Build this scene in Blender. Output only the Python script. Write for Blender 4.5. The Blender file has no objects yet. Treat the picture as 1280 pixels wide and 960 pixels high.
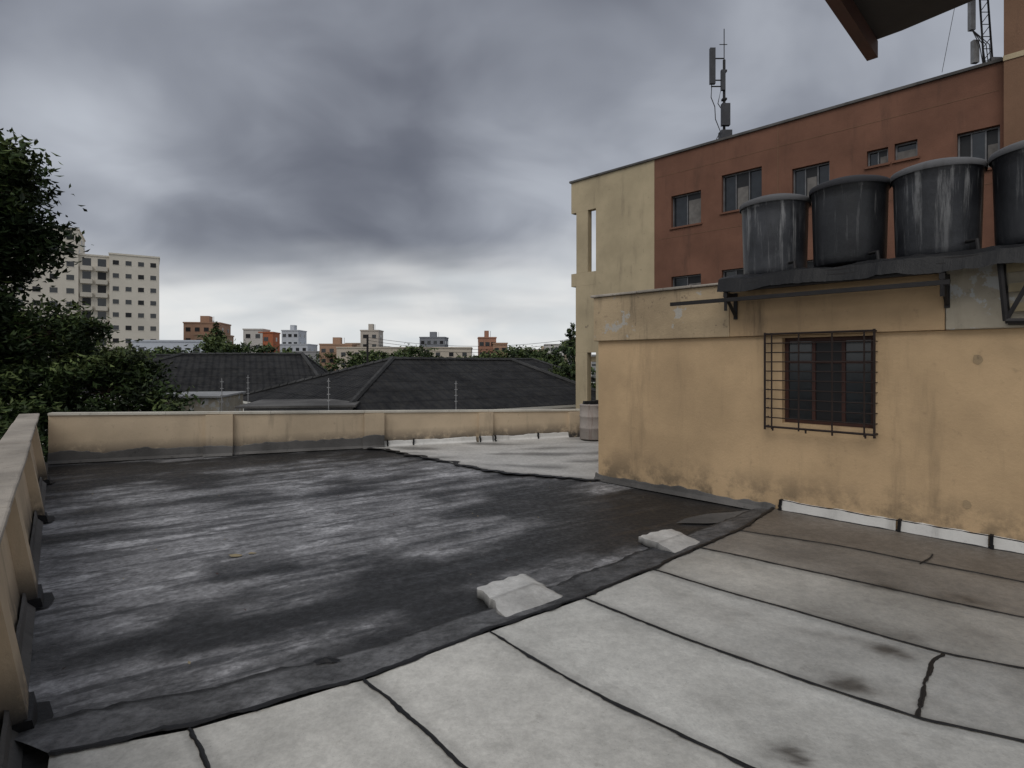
import bpy, math, random
from mathutils import Vector, noise, Matrix
random.seed(7)
S=bpy.context.scene
S.view_settings.view_transform='Standard'
S.view_settings.look='None'
S.view_settings.exposure=0
V=Vector
# ---------------------------------------------------------------- mesh builder
class MB:
    def __init__(s): s.v=[];s.f=[];s.m=[];s.uv={};s.col={}
    def add(s,pts,mi=0,uv=None):
        i=len(s.v); s.v+= [tuple(p) for p in pts]; s.f.append(tuple(range(i,i+len(pts)))); s.m.append(mi)
        if uv: s.uv[len(s.f)-1]=uv
    def obox(s,o,ax,ay,az,mi=0):
        o,ax,ay,az=V(o),V(ax),V(ay),V(az)
        if ax.cross(ay).dot(az)<0: o=o+ax; ax=-ax
        i=len(s.v)
        for p in (o,o+ax,o+ax+ay,o+ay,o+az,o+ax+az,o+ax+ay+az,o+ay+az): s.v.append(tuple(p))
        for f in ((0,3,2,1),(4,5,6,7),(0,1,5,4),(1,2,6,5),(2,3,7,6),(3,0,4,7)):
            s.f.append(tuple(i+k for k in f)); s.m.append(mi)
    def tube(s,pts,rads,seg=8,mi=0,caps=True):
        pts=[V(p) for p in pts]
        if not isinstance(rads,(list,tuple)): rads=[rads]*len(pts)
        i0=len(s.v); up=V((0,0,1))
        for k,p in enumerate(pts):
            d=(pts[min(k+1,len(pts)-1)]-pts[max(k-1,0)]).normalized()
            a=d.cross(up)
            if a.length<.05: a=d.cross(V((0,1,0)))
            a.normalize(); b=d.cross(a)
            for j in range(seg):
                th=2*math.pi*j/seg
                s.v.append(tuple(p+(a*math.cos(th)+b*math.sin(th))*rads[k]))
        for k in range(len(pts)-1):
            for j in range(seg):
                a=i0+k*seg+j;b=i0+k*seg+(j+1)%seg
                s.f.append((a,b,b+seg,a+seg)); s.m.append(mi)
        if caps:
            s.f.append(tuple(i0+j for j in range(seg))[::-1]); s.m.append(mi)
            e=i0+(len(pts)-1)*seg
            s.f.append(tuple(e+j for j in range(seg))); s.m.append(mi)
    def lathe(s,c,prof,seg=40,mi=0):
        c=V(c);i0=len(s.v)
        for r,z in prof:
            for j in range(seg):
                th=2*math.pi*j/seg
                s.v.append((c.x+r*math.cos(th),c.y+r*math.sin(th),c.z+z))
        for k in range(len(prof)-1):
            for j in range(seg):
                a=i0+k*seg+j;b=i0+k*seg+(j+1)%seg
                s.f.append((a,b,b+seg,a+seg)); s.m.append(mi)
    def wall(s,O,u,n,t0,t1,z0,z1,holes,depth,mi=0):
        O,u,n=V(O),V(u),V(n)
        ts=sorted(set([t0,t1]+[h[0] for h in holes]+[h[1] for h in holes]))
        zs=sorted(set([z0,z1]+[h[2] for h in holes]+[h[3] for h in holes]))
        P=lambda t,z,d=0:O+u*t+n*d+V((0,0,z))
        for a,b in zip(ts,ts[1:]):
            for c,d in zip(zs,zs[1:]):
                tm,zm=(a+b)/2,(c+d)/2
                if any(h[0]<tm<h[1] and h[2]<zm<h[3] for h in holes): continue
                s.add([P(a,c),P(b,c),P(b,d),P(a,d)],mi)
        for h in holes:
            a,b,c,d=h[:4]
            s.add([P(a,c),P(a,c,depth),P(b,c,depth),P(b,c)],mi)
            s.add([P(a,d),P(b,d),P(b,d,depth),P(a,d,depth)],mi)
            s.add([P(a,c),P(a,d),P(a,d,depth),P(a,c,depth)],mi)
            s.add([P(b,c),P(b,c,depth),P(b,d,depth),P(b,d)],mi)
    def make(s,name,mats,parent=None,smooth=False,bevel=0,cols=None):
        me=bpy.data.meshes.new(name); me.from_pydata(s.v,[],s.f)
        for m in mats: me.materials.append(m)
        me.polygons.foreach_set('material_index',s.m)
        if s.uv:
            ul=me.uv_layers.new(name='UVMap')
            for fi,uv in s.uv.items():
                p=me.polygons[fi]
                for k,li in enumerate(p.loop_indices): ul.data[li].uv=uv[k]
        if cols:
            ca=me.color_attributes.new('Col','FLOAT_COLOR','POINT')
            for i,c in enumerate(cols): ca.data[i].color=(c[0],c[1],c[2],1)
        if smooth: me.polygons.foreach_set('use_smooth',[True]*len(me.polygons))
        me.update()
        ob=bpy.data.objects.new(name,me); bpy.context.collection.objects.link(ob)
        if bevel:
            b=ob.modifiers.new('bevel','BEVEL'); b.width=bevel; b.segments=2; b.limit_method='ANGLE'
        if parent: ob.parent=parent
        return ob
def empty(name):
    e=bpy.data.objects.new(name,None); bpy.context.collection.objects.link(e); return e
# ---------------------------------------------------------------- materials
def newmat(name):
    m=bpy.data.materials.new(name); m.use_nodes=True
    nt=m.node_tree; b=nt.nodes['Principled BSDF']; return m,nt,b
def N(nt,t,**k):
    n=nt.nodes.new(t)
    for a,b in k.items(): setattr(n,a,b)
    return n
def math_(nt,op,a,b=None,clamp=False):
    n=N(nt,'ShaderNodeMath',operation=op); n.use_clamp=clamp
    for i,x in enumerate((a,b)):
        if x is None: continue
        if isinstance(x,(int,float)): n.inputs[i].default_value=x
        else: nt.links.new(x,n.inputs[i])
    return n.outputs[0]
def mixc(nt,f,a,b):
    n=N(nt,'ShaderNodeMix',data_type='RGBA')
    for i,x in ((0,f),(6,a),(7,b)):
        if isinstance(x,(int,float)): n.inputs[i].default_value=x
        elif isinstance(x,tuple): n.inputs[i].default_value=(x[0],x[1],x[2],1)
        else: nt.links.new(x,n.inputs[i])
    return n.outputs[2]
def noise_(nt,vec,scale,detail=5,rough=.6,lo=.4,hi=.65,stretch=None,rot=0):
    if rot:
        mp=N(nt,'ShaderNodeMapping'); mp.inputs['Rotation'].default_value=(0,0,-rot)
        nt.links.new(vec,mp.inputs[0]); vec=mp.outputs[0]
    if stretch:
        mp=N(nt,'ShaderNodeMapping'); mp.inputs['Scale'].default_value=stretch
        nt.links.new(vec,mp.inputs[0]); vec=mp.outputs[0]
    n=N(nt,'ShaderNodeTexNoise'); n.inputs['Scale'].default_value=scale
    n.inputs['Detail'].default_value=detail; n.inputs['Roughness'].default_value=rough
    nt.links.new(vec,n.inputs['Vector'])
    r=N(nt,'ShaderNodeMapRange'); r.inputs[1].default_value=lo; r.inputs[2].default_value=hi
    r.interpolation_type='SMOOTHSTEP'
    nt.links.new(n.outputs['Fac'],r.inputs[0]); return r.outputs[0],n.outputs['Fac']
def weather(name,base,dirt=(.05,.045,.04),var=.18,streak=.35,rough=.85,spots=.3,zd=None,bump=.25,peel=None,scale=1.0,metal=0):
    m,nt,b=newmat(name)
    tc=N(nt,'ShaderNodeTexCoord').outputs['Object']
    big,_=noise_(nt,tc,.7*scale,5,.6,.3,.7)
    col=mixc(nt,big,tuple(c*(1-var) for c in base),tuple(min(1,c*(1+var*.5)) for c in base))
    st,_=noise_(nt,tc,2.2*scale,6,.65,.52,.78,(1.6,1.6,.22))
    col=mixc(nt,math_(nt,'MULTIPLY',st,streak),col,dirt)
    sp,fine=noise_(nt,tc,9*scale,8,.7,.58,.75)
    col=mixc(nt,math_(nt,'MULTIPLY',sp,spots),col,dirt)
    sep=N(nt,'ShaderNodeSeparateXYZ'); nt.links.new(tc,sep.inputs[0])
    for z0,z1,s_,lo,c in (zd or []):
        r=N(nt,'ShaderNodeMapRange'); r.inputs[1].default_value=z0; r.inputs[2].default_value=z1
        r.inputs[3].default_value=1; r.inputs[4].default_value=0
        nt.links.new(sep.outputs[2],r.inputs[0])
        nn,_=noise_(nt,tc,3.1*scale,7,.7,lo,lo+.22)
        f=math_(nt,'MULTIPLY',math_(nt,'MULTIPLY',r.outputs[0],nn),s_,True)
        col=mixc(nt,f,col,c)
    if peel:
        pf,_=noise_(nt,tc,peel[1],8,.65,peel[2],peel[2]+.03)
        col=mixc(nt,math_(nt,'MULTIPLY',pf,.8),col,peel[0])
    nt.links.new(col,b.inputs['Base Color'])
    b.inputs['Roughness'].default_value=rough; b.inputs['Metallic'].default_value=metal
    b.inputs['Specular IOR Level'].default_value=.25
    _,f2=noise_(nt,tc,28*scale,6,.7)
    bp=N(nt,'ShaderNodeBump'); bp.inputs['Strength'].default_value=bump; bp.inputs['Distance'].default_value=.02
    nt.links.new(f2,bp.inputs['Height']); nt.links.new(bp.outputs[0],b.inputs['Normal'])
    return m
def vcolmat(name,rough=.7,fine=.25,bscale=30,bump=.3,spec=.3,aniso=None,paint=False,crack=0):
    m,nt,b=newmat(name)
    at=N(nt,'ShaderNodeAttribute',attribute_name='Col')
    tc=N(nt,'ShaderNodeTexCoord').outputs['Object']
    n1,_=noise_(nt,tc,14,8,.75,.3,.7,aniso)
    n2,f2=noise_(nt,tc,bscale,8,.7,.3,.7)
    sc=math_(nt,'ADD',math_(nt,'MULTIPLY',n1,fine*1.4),math_(nt,'ADD',math_(nt,'MULTIPLY',n2,fine),1-fine*1.2))
    vm=N(nt,'ShaderNodeVectorMath',operation='SCALE'); nt.links.new(at.outputs['Color'],vm.inputs[0]); nt.links.new(sc,vm.inputs['Scale'])
    c=vm.outputs[0]
    rr=math_(nt,'SUBTRACT',rough+.1,math_(nt,'MULTIPLY',n1,.25))
    if paint:
        a1,_=noise_(nt,tc,2.4,9,.70,.50,.60,(.26,2.4,1),ANG)
        a2,_=noise_(nt,tc,1.6,9,.74,.50,.62,(.8,1.3,1),ANG)
        a3,_=noise_(nt,tc,7.0,8,.7,.50,.70,(.35,1.9,1),ANG+.25)
        a5,_=noise_(nt,tc,1.1,9,.75,.53,.57,(.6,1.6,1),ANG-.2)
        c=mixc(nt,math_(nt,'MULTIPLY',a1,.70),c,(.017,.017,.018))
        c=mixc(nt,math_(nt,'MULTIPLY',a3,.35),c,(.02,.02,.021))
        c=mixc(nt,math_(nt,'MULTIPLY',a5,.5),c,(.020,.020,.021))
        v2=N(nt,'ShaderNodeVectorMath',operation='SCALE'); nt.links.new(c,v2.inputs[0]); nt.links.new(math_(nt,'ADD',1.0,math_(nt,'MULTIPLY',a2,.85)),v2.inputs['Scale'])
        c=v2.outputs[0]
        rr=math_(nt,'SUBTRACT',rr,math_(nt,'MULTIPLY',a1,.14))
    if crack:
        a1,_=noise_(nt,tc,1.7,9,.72,.50,.68,(1,1,1))
        c=mixc(nt,math_(nt,'MULTIPLY',a1,crack),c,(.16,.15,.135))
        a4,_=noise_(nt,tc,60,3,.6,.66,.72)
        c=mixc(nt,math_(nt,'MULTIPLY',a4,.35),c,(.12,.11,.10))
        a6,_=noise_(nt,tc,5.5,9,.75,.60,.68)
        c=mixc(nt,math_(nt,'MULTIPLY',a6,.28),c,(.20,.175,.14))
    nt.links.new(c,b.inputs['Base Color'])
    nt.links.new(rr,b.inputs['Roughness']); b.inputs['Specular IOR Level'].default_value=spec
    bp=N(nt,'ShaderNodeBump'); bp.inputs['Strength'].default_value=bump; bp.inputs['Distance'].default_value=.015
    nt.links.new(f2,bp.inputs['Height']); nt.links.new(bp.outputs[0],b.inputs['Normal'])
    return m
def plain(name,c,rough=.6,metal=0,spec=.4):
    m,nt,b=newmat(name)
    tc=N(nt,'ShaderNodeTexCoord').outputs['Object']
    n,_=noise_(nt,tc,5,6,.6,.3,.7)
    col=mixc(nt,n,tuple(x*.75 for x in c),tuple(min(1,x*1.15) for x in c))
    nt.links.new(col,b.inputs['Base Color'])
    b.inputs['Roughness'].default_value=rough;b.inputs['Metallic'].default_value=metal;b.inputs['Specular IOR Level'].default_value=spec
    return m
def leafmat(name,c):
    m,nt,b=newmat(name)
    oi=N(nt,'ShaderNodeTexCoord').outputs['Object']
    n,_=noise_(nt,oi,1.3,4,.6,.35,.65)
    col=mixc(nt,n,tuple(x*.5 for x in c),tuple(x*1.3 for x in c))
    nt.links.new(col,b.inputs['Base Color']); b.inputs['Roughness'].default_value=.6
    b.inputs['Specular IOR Level'].default_value=.25
    return m
ANG=math.radians(33)
YEL=(.545,.385,.225)
M_annex=weather('annex_plaster',YEL,dirt=(.20,.145,.09),var=.20,streak=.50,spots=.32,rough=.8,
   zd=[(0.0,.6,.9,.40,(.09,.075,.055))],bump=.25)
M_fascy=weather('fascia_plaster_yellow',(.46,.32,.185),dirt=(.07,.055,.04),var=.22,streak=.8,spots=.35,
   zd=[(3.1,2.3,.0,.4,(.05,.05,.05))],bump=.25)
M_fascia=weather('fascia_plaster',(.45,.345,.22),dirt=(.04,.035,.03),var=.28,streak=.98,spots=.9,
   peel=((.42,.41,.38),2.6,.60),bump=.35)
M_block=weather('block_plaster',(.36,.32,.25),dirt=(.08,.075,.07),var=.3,streak=.5,spots=.5,peel=((.42,.43,.43),3,.55))
M_par=weather('parapet_plaster',(.54,.43,.30),dirt=(.12,.10,.08),var=.17,streak=.50,spots=.4,
   zd=[(0.02,.42,1.2,.30,(.06,.055,.05))],bump=.25)
M_cap=weather('coping_cement',(.52,.49,.42),dirt=(.06,.055,.05),var=.3,streak=.3,spots=.7)
M_capd=weather('coping_worn',(.38,.34,.29),dirt=(.04,.04,.04),var=.4,streak=.3,spots=.95,bump=.7)
M_up=weather('bitumen_upstand',(.12,.115,.11),dirt=(.02,.02,.02),var=.45,streak=.5,spots=.8,bump=.5)
M_upw=weather('membrane_upstand',(.64,.63,.60),dirt=(.10,.09,.08),var=.22,streak=.45,spots=.5)
M_brown=weather('brown_render',(.180,.088,.058),dirt=(.075,.045,.033),var=.22,streak=.5,spots=.25,rough=.85)
M_cream=weather('cream_render',(.46,.38,.25),dirt=(.13,.105,.08),var=.15,streak=.45,spots=.35,peel=((.12,.10,.08),1.6,.68))
M_tan=weather('tan_render',(.20,.115,.072),dirt=(.10,.06,.045),var=.15,streak=.4,spots=.2)
M_black=weather('black_bitumen',(.012,.012,.013),dirt=(.03,.03,.03),var=.3,rough=.5)
M_steel=plain('dark_steel',(.022,.02,.02),.6,.3)
M_rust=plain('rusted_steel',(.028,.018,.015),.75,.2)
M_glass=plain('dark_glass',(.02,.024,.028),.12,0,.6)
M_glassd=plain('dark_opening',(.008,.008,.009),.4)
M_alu=plain('aluminium',(.16,.16,.165),.5,.4)
M_wood=plain('brown_timber',(.05,.018,.012),.6)
M_slat=plain('cream_slat',(.28,.23,.14),.7)
M_white=weather('white_render',(.66,.65,.60),dirt=(.3,.28,.25),var=.06,streak=.2,spots=.1,scale=.2)
M_whiteg=weather('grey_white_render',(.33,.33,.33),dirt=(.1,.1,.1),var=.2,streak=.4,spots=.3)
M_bark=weather('bark',(.09,.065,.045),dirt=(.02,.02,.015))
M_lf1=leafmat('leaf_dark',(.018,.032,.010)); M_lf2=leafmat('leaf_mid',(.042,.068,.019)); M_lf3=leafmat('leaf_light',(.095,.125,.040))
def tankmat(k):
    m,nt,b=newmat('tank_fibre_cement')
    tc=N(nt,'ShaderNodeTexCoord').outputs['Object']
    big,_=noise_(nt,tc,1.6,5,.6,.35,.65)
    g=(.95,.45,.8,.55)[k]
    col=mixc(nt,big,(.018*g,.019*g,.023*g),(.050*g,.052*g,.058*g))
    st,_=noise_(nt,tc,5.5,8,.72,.52,.66,(2.0,2.0,.13))
    sep=N(nt,'ShaderNodeSeparateXYZ'); nt.links.new(tc,sep.inputs[0])
    r=N(nt,'ShaderNodeMapRange'); r.inputs[1].default_value=3.2; r.inputs[2].default_value=4.2; r.inputs[3].default_value=.25; r.inputs[4].default_value=.8
    nt.links.new(sep.outputs[2],r.inputs[0])
    col=mixc(nt,math_(nt,'MULTIPLY',st,r.outputs[0]),col,(.26*g+.04,.26*g+.04,.26*g+.04))
    st2,_=noise_(nt,tc,7,6,.7,.5,.7,(1.5,1.5,.3))
    col=mixc(nt,math_(nt,'MULTIPLY',st2,.7),col,(.012,.012,.013))
    nt.links.new(col,b.inputs['Base Color']); b.inputs['Roughness'].default_value=.40
    b.inputs['Specular IOR Level'].default_value=.42
    _,f=noise_(nt,tc,14,6,.7)
    bp=N(nt,'ShaderNodeBump'); bp.inputs['Strength'].default_value=.35; bp.inputs['Distance'].default_value=.012
    nt.links.new(f,bp.inputs['Height']); nt.links.new(bp.outputs[0],b.inputs['Normal'])
    return m
def tilemat():
    m,nt,b=newmat('corrugated_roof')
    uv=N(nt,'ShaderNodeTexCoord').outputs['UV']; ob=N(nt,'ShaderNodeTexCoord').outputs['Object']
    sp=N(nt,'ShaderNodeSeparateXYZ'); nt.links.new(uv,sp.inputs[0])
    s1=math_(nt,'SINE',math_(nt,'MULTIPLY',sp.outputs[0],2*math.pi/.36))
    fr=math_(nt,'FRACT',math_(nt,'DIVIDE',sp.outputs[1],1.15))
    h=math_(nt,'ADD',math_(nt,'MULTIPLY',s1,.5),math_(nt,'MULTIPLY',fr,-.9))
    n1,_=noise_(nt,ob,.8,6,.7,.35,.65)
    n2,_=noise_(nt,ob,3,6,.7,.4,.7)
    col=mixc(nt,n1,(.012,.012,.013),(.030,.030,.031))
    col=mixc(nt,math_(nt,'MULTIPLY',n2,.45),col,(.055,.052,.046))
    gr=math_(nt,'LESS_THAN',fr,.07)
    col=mixc(nt,math_(nt,'MULTIPLY',gr,.6),col,(.006,.006,.006))
    nt.links.new(col,b.inputs['Base Color']); b.inputs['Roughness'].default_value=.85; b.inputs['Specular IOR Level'].default_value=.15
    bp=N(nt,'ShaderNodeBump'); bp.inputs['Strength'].default_value=1; bp.inputs['Distance'].default_value=.06
    nt.links.new(h,bp.inputs['Height']); nt.links.new(bp.outputs[0],b.inputs['Normal'])
    return m
M_tile=tilemat()
# ---------------------------------------------------------------- deck
def interp(pl,x):
    if x<=pl[0][0]: a,b=pl[0],pl[1]
    elif x>=pl[-1][0]: a,b=pl[-2],pl[-1]
    else:
        for a,b in zip(pl,pl[1:]):
            if a[0]<=x<=b[0]: break
    return a[1]+(b[1]-a[1])*(x-a[0])/(b[0]-a[0])
def gauss(x,y,cx,cy,rx,ry,ang=0):
    c,s=math.cos(ang),math.sin(ang); dx,dy=x-cx,y-cy
    u=(dx*c+dy*s)/rx; v=(-dx*s+dy*c)/ry
    return math.exp(-(u*u+v*v))
C0=V((-9.06,10.94,0)); e=V((.9406,.3395,0)); en=V((-.3395,.9406,0))   # far parapet
L0=V((-9.06,10.94,0)); l=V((.6305,-.7762,0)); ln=V((-.7762,-.6305,0)) # left parapet, outward normal
A0=V((1.46,9.46,0)); w=V((.70,-.714,0)); wn=V((.714,.70,0))          # annex front, inward normal
def deckcol(x,y):
    c,s=math.cos(ANG),math.sin(ANG); a=x*c+y*s; b=-x*s+y*c
    wv=noise.noise(V((x*.5,y*.5,3)))*.5
    n1=noise.fractal(V((a*.35+wv,b*2.3+wv,1.7)),.8,2.1,6)
    n2=noise.fractal(V((a*1.1,b*1.1,7.7)),.7,2.1,6)
    n3=noise.fractal(V((a*.25,b*.7,11)),.9,2,3)
    n5=noise.fractal(V((a*.55+wv*2,b*.9,21)),.9,2.1,6)
    g=.62+.45*n1+.42*n2+.25*n3+.45*n5
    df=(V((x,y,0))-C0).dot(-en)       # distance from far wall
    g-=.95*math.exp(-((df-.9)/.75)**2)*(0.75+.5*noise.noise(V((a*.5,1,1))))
    g-=.7*gauss(x,y,-6.8,9.3,2.0,.7,.4)
    g-=.85*gauss(x,y,.5,6.3,1.3,.7,.5)
    g-=.8*gauss(x,y,0.3,8.1,1.9,.9,-.3)
    g-=.9*gauss(x,y,2.2,7.3,1.6,1.3,-.78)
    g-=.55*gauss(x,y,-3.0,4.0,2.5,.22,.3)
    g-=.55*gauss(x,y,-.6,5.2,2.5,.22,.6)
    g-=.5*gauss(x,y,-4.6,6.6,1.8,.2,.5)
    g-=.5*gauss(x,y,-2.6,5.2,1.8,.12,.5)
    g+=.50*gauss(x,y,-1.9,7.9,2.3,.75,.5)
    g+=.50*gauss(x,y,-2.9,4.7,1.0,.6,.4)
    g+=.30*gauss(x,y,-3.6,6.2,2.2,.6,.6)
    g+=.50*gauss(x,y,.35,5.5,.8,.35,.5)
    g=max(0,min(1,g)); g=g*g*(3-2*g)
    k=.016+g*.205
    return (k*1.0,k*.99,k*1.01)
mb=MB();cols=[]
st=.06; nx=int(18/st); ny=int(22/st); x0,y0=-10.2,-6.0
idx={}
for j in range(ny+1):
    for i in range(nx+1):
        x=x0+i*st;y=y0+j*st; p=V((x,y,0))
        if (p-C0).dot(en)>.12 or (p-L0).dot(ln)>.20: continue
        idx[(i,j)]=len(mb.v); 
        zz=.012*noise.noise(V((x*.8,y*.8,0)))-.012
        mb.v.append((x,y,zz)); cols.append(deckcol(x,y) if y>2.2 else (.05,.05,.05))
for (i,j),k in list(idx.items()):
    q=[(i,j),(i+1,j),(i+1,j+1),(i,j+1)]
    if all(t in idx for t in q): mb.f.append(tuple(idx[t] for t in q)); mb.m.append(0)
M_deck=vcolmat('bitumen_deck',rough=.58,fine=.42,bscale=22,bump=.5,spec=.34,paint=True)
mb.make('roof_deck',[M_deck],smooth=True,cols=cols)
# building carrying the deck
mb=MB()
poly=[C0+e*-.05+en*.10, C0+e*17+en*.10, V((12,-6,0)), V((1.9,-6,0))+ln*.1, L0+l*-.02+ln*.16]
poly=[V((p.x,p.y,0)) for p in poly]
mb.add([p+V((0,0,-.06)) for p in poly][::-1])
for a,b in zip(poly,poly[1:]+poly[:1]): mb.add([a+V((0,0,-7)),b+V((0,0,-7)),b+V((0,0,-.06)),a+V((0,0,-.06))])
mb.make('lower_building',[M_par])
# ---------------------------------------------------------------- pale membrane panels
seams=[
 [(-2.28,2.76),(-2.05,2.45),(-1.75,2.05)],
 [(-1.70,2.95),(-1.43,2.65),(-1.23,2.43),(-.95,2.05)],
 [(-.90,3.41),(-.51,3.0),(-.23,2.67),(0,2.43),(.32,2.05)],
 [(-.16,4.02),(.385,3.37),(.77,3.0),(1.13,2.67),(1.42,2.48),(2.0,2.15)],
 [(.59,4.59),(1.18,3.94),(1.755,3.41),(2.20,3.04),(2.61,2.85),(3.6,2.4)],
 [(1.31,5.22),(1.76,4.75),(2.42,4.14),(2.86,3.71),(3.24,3.52),(4.4,3.05)],
 [(1.96,5.83),(2.69,5.22),(3.38,4.63),(3.84,4.25),(5.0,3.5)],
 [(2.61,6.41),(3.44,5.88),(3.93,5.42),(4.47,4.93),(5.6,4.0)],
 [(3.50,7.42),(5.17,5.70),(6.9,3.93)]]
ZP=.06
def resample(pl,n):
    ls=[0]
    for a,b in zip(pl,pl[1:]): ls.append(ls[-1]+math.dist(a,b))
    out=[]
    for k in range(n+1):
        d=ls[-1]*k/n
        for i in range(len(pl)-1):
            if d<=ls[i+1]+1e-9: break
        f=(d-ls[i])/(ls[i+1]-ls[i]); a,b=pl[i],pl[i+1]
        out.append((a[0]+(b[0]-a[0])*f,a[1]+(b[1]-a[1])*f))
    return out
def smoothpl(pl,n):
    r=resample(pl,n)
    for _ in range(6): r=[r[0]]+[((r[i-1][0]+2*r[i][0]+r[i+1][0])/4,(r[i-1][1]+2*r[i][1]+r[i+1][1])/4) for i in range(1,len(r)-1)]+[r[-1]]
    return r
base=[(.54,.525,.48),(.54,.525,.48),(.55,.535,.49),(.53,.52,.48),(.47,.46,.425),(.37,.355,.32),(.22,.20,.175),(.145,.125,.105)]
spots=[(2.03,3.39,.17,.10,.7),(2.54,3.74,.14,.09,.6),(1.38,2.76,.11,.09,1.0),(3.71,4.56,.2,.12,.5),(3.21,4.8,.12,.07,.6),(2.77,3.96,.1,.07,.4),(4.3,3.9,.3,.15,.5),(2.3,3.95,.3,.06,.3)]
mb=MB();cols=[]
NU=110;NV=22
for k in range(8):
    a=smoothpl(seams[k],NU);b=smoothpl(seams[k+1],NU); i0=len(mb.v)
    for i in range(NU+1):
        for j in range(NV+1):
            f=j/NV; x=a[i][0]+(b[i][0]-a[i][0])*f; y=a[i][1]+(b[i][1]-a[i][1])*f
            edge=min(f,1-f)
            z=ZP+.016*noise.noise(V((x*1.5,y*1.5,k*3)))*min(1,edge*6)
            c=base[k]
            n=noise.fractal(V((x*1.3,y*1.3,k)),.8,2,5); n2=noise.fractal(V((x*5,y*5,4)),.8,2,4)
            m_=1+.20*n+.10*n2
            if k>=5: m_*=1+.35*noise.fractal(V((x*1.1+2,y*1.1,k)),.9,2,3)
            wet=max(0,min(1,(x-2.6)/2.2))*(.5 if k<5 else .35)
            c=tuple(cc*m_*(1-wet)+wb*wet for cc,wb in zip(c,(.17,.15,.125)))
            for sx,sy,rx,ry,s_ in spots:
                wx=.06*noise.noise(V((x*7,y*7,3))); wy=.06*noise.noise(V((x*7,y*7,8)))
                g=gauss(x+wx,y+wy,sx,sy,rx,ry,-.4)*s_*(1+1.1*n2)
                g=max(0,min(1,g*1.3)); c=tuple(cc*(1-g*.85)+.05*g*.6*t for cc,t in zip(c,(1,.8,.6)))
            if edge<.05: c=tuple(cc*.8 for cc in c)
            c=tuple(max(.01,x_) for x_ in c)
            mb.v.append((x,y,z)); cols.append(c)
    for i in range(NU):
        for j in range(NV):
            q=i0+i*(NV+1)+j; mb.f.append((q,q+NV+1,q+NV+2,q+1)); mb.m.append(0)
M_mem=vcolmat('pale_membrane',rough=.52,fine=.16,bscale=45,bump=.35,spec=.38,crack=.28)
mem=empty('membrane_roofing')
mb.make('membrane_panels',[M_mem],smooth=True,cols=cols,parent=mem)
mb=MB(); 
q=[(-1.8,2.3),(-.9,2.3),(.3,2.3),(2,2.3),(3.6,2.55),(4.4,3.2),(5,3.7),(5.6,4.2),(6.9,4.0),(12,-1),(12,-6),(2,-6)]
mb.add([(x,y,ZP-.035) for x,y in q][::-1]); mb.make('membrane_near',[M_upw],parent=mem)
def ribbon(mb,pl,z,w0,seed,wob=.012,h=.006,n=None,amp=1.0):
    L=sum(math.dist(a,b) for a,b in zip(pl,pl[1:])); n=n or int(L/.03)+2
    r=smoothpl(pl,n); pts=[]
    for i,p in enumerate(r):
        a=V((*r[max(i-1,0)],0)); b=V((*r[min(i+1,n)],0)); d=(b-a).normalized(); nn=V((-d.y,d.x,0))
        off=noise.noise(V((i*.09,seed,0)))*wob
        w_=w0*max(.25,1+amp*(.75*noise.noise(V((i*.17,seed,5)))+.55*noise.noise(V((i*.6,seed,9)))))
        w2=w0*max(.25,1+amp*(.75*noise.noise(V((i*.15,seed,15)))+.55*noise.noise(V((i*.6,seed,19)))))
        P=V((p[0],p[1],z))+nn*off
        pts.append((P-nn*w_,P+V((0,0,h))-nn*w_*.4,P+V((0,0,h))+nn*w2*.4,P+nn*w2))
    for a,b in zip(pts,pts[1:]):
        for k in range(3): mb.add([a[k],b[k],b[k+1],a[k+1]],0)
mb=MB()
for k,sm in enumerate(seams[1:8]):
    ribbon(mb,sm,ZP+.006,.011 if k<4 else .008,k*3.3,amp=1.4)
ribbon(mb,[(2.85,3.70),(2.72,3.62),(2.45,3.33),(2.20,3.04)],ZP+.008,.012,55,amp=1.5)
ribbon(mb,[(4.22,5.62),(4.10,5.50),(3.90,5.36)],ZP+.007,.008,56)
edge=[(-2.28,2.76),(-1.72,2.97),(-.90,3.43),(-.16,4.04),(.59,4.61),(1.31,5.24),(1.96,5.85),(2.61,6.43),(3.50,7.44)]
ribbon(mb,edge,ZP+.012,.020,77,wob=.03,amp=1.6)
mb.make('seam_sealant',[M_black],parent=mem)
# sloping band
upper=[(-2.85,3.02),(-1.71,3.5),(-1.06,3.86),(-.30,4.45),(.43,5.06),(1.67,6.16),(3.30,7.60)]
a=smoothpl(upper,160); b=smoothpl(edge,160)
mb=MB();cols=[]
for i in range(161):
    for j in range(11):
        f=j/10
        wob=(.06*noise.noise(V((i*.12,1,1)))+.03*noise.noise(V((i*.5,5,1))))*(1-f)
        x=a[i][0]+(b[i][0]-a[i][0])*f-wob*.6; y=a[i][1]+(b[i][1]-a[i][1])*f+wob*.8
        n=noise.fractal(V((x*2,y*2,4)),.8,2,5); n4=noise.fractal(V((x*6,y*6,9)),.8,2,4)
        z=.008+(ZP)*(f**.7)+.012*n*(1-abs(f-.5)*2)
        k=.095+.08*n+.04*n4; k*= .22 if f<.14 else 1
        if x>.3: k*=.75
        k=max(.015,k)
        mb.v.append((x,y,z)); cols.append((k,k,k*1.02))
for i in range(160):
    for j in range(10):
        q=i*11+j; mb.f.append((q,q+1,q+12,q+11)); mb.m.append(0)
mb.make('bitumen_band',[vcolmat('band_bitumen',rough=.65,fine=.45,bscale=25,bump=.6)],smooth=True,cols=cols,parent=mem)
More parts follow.
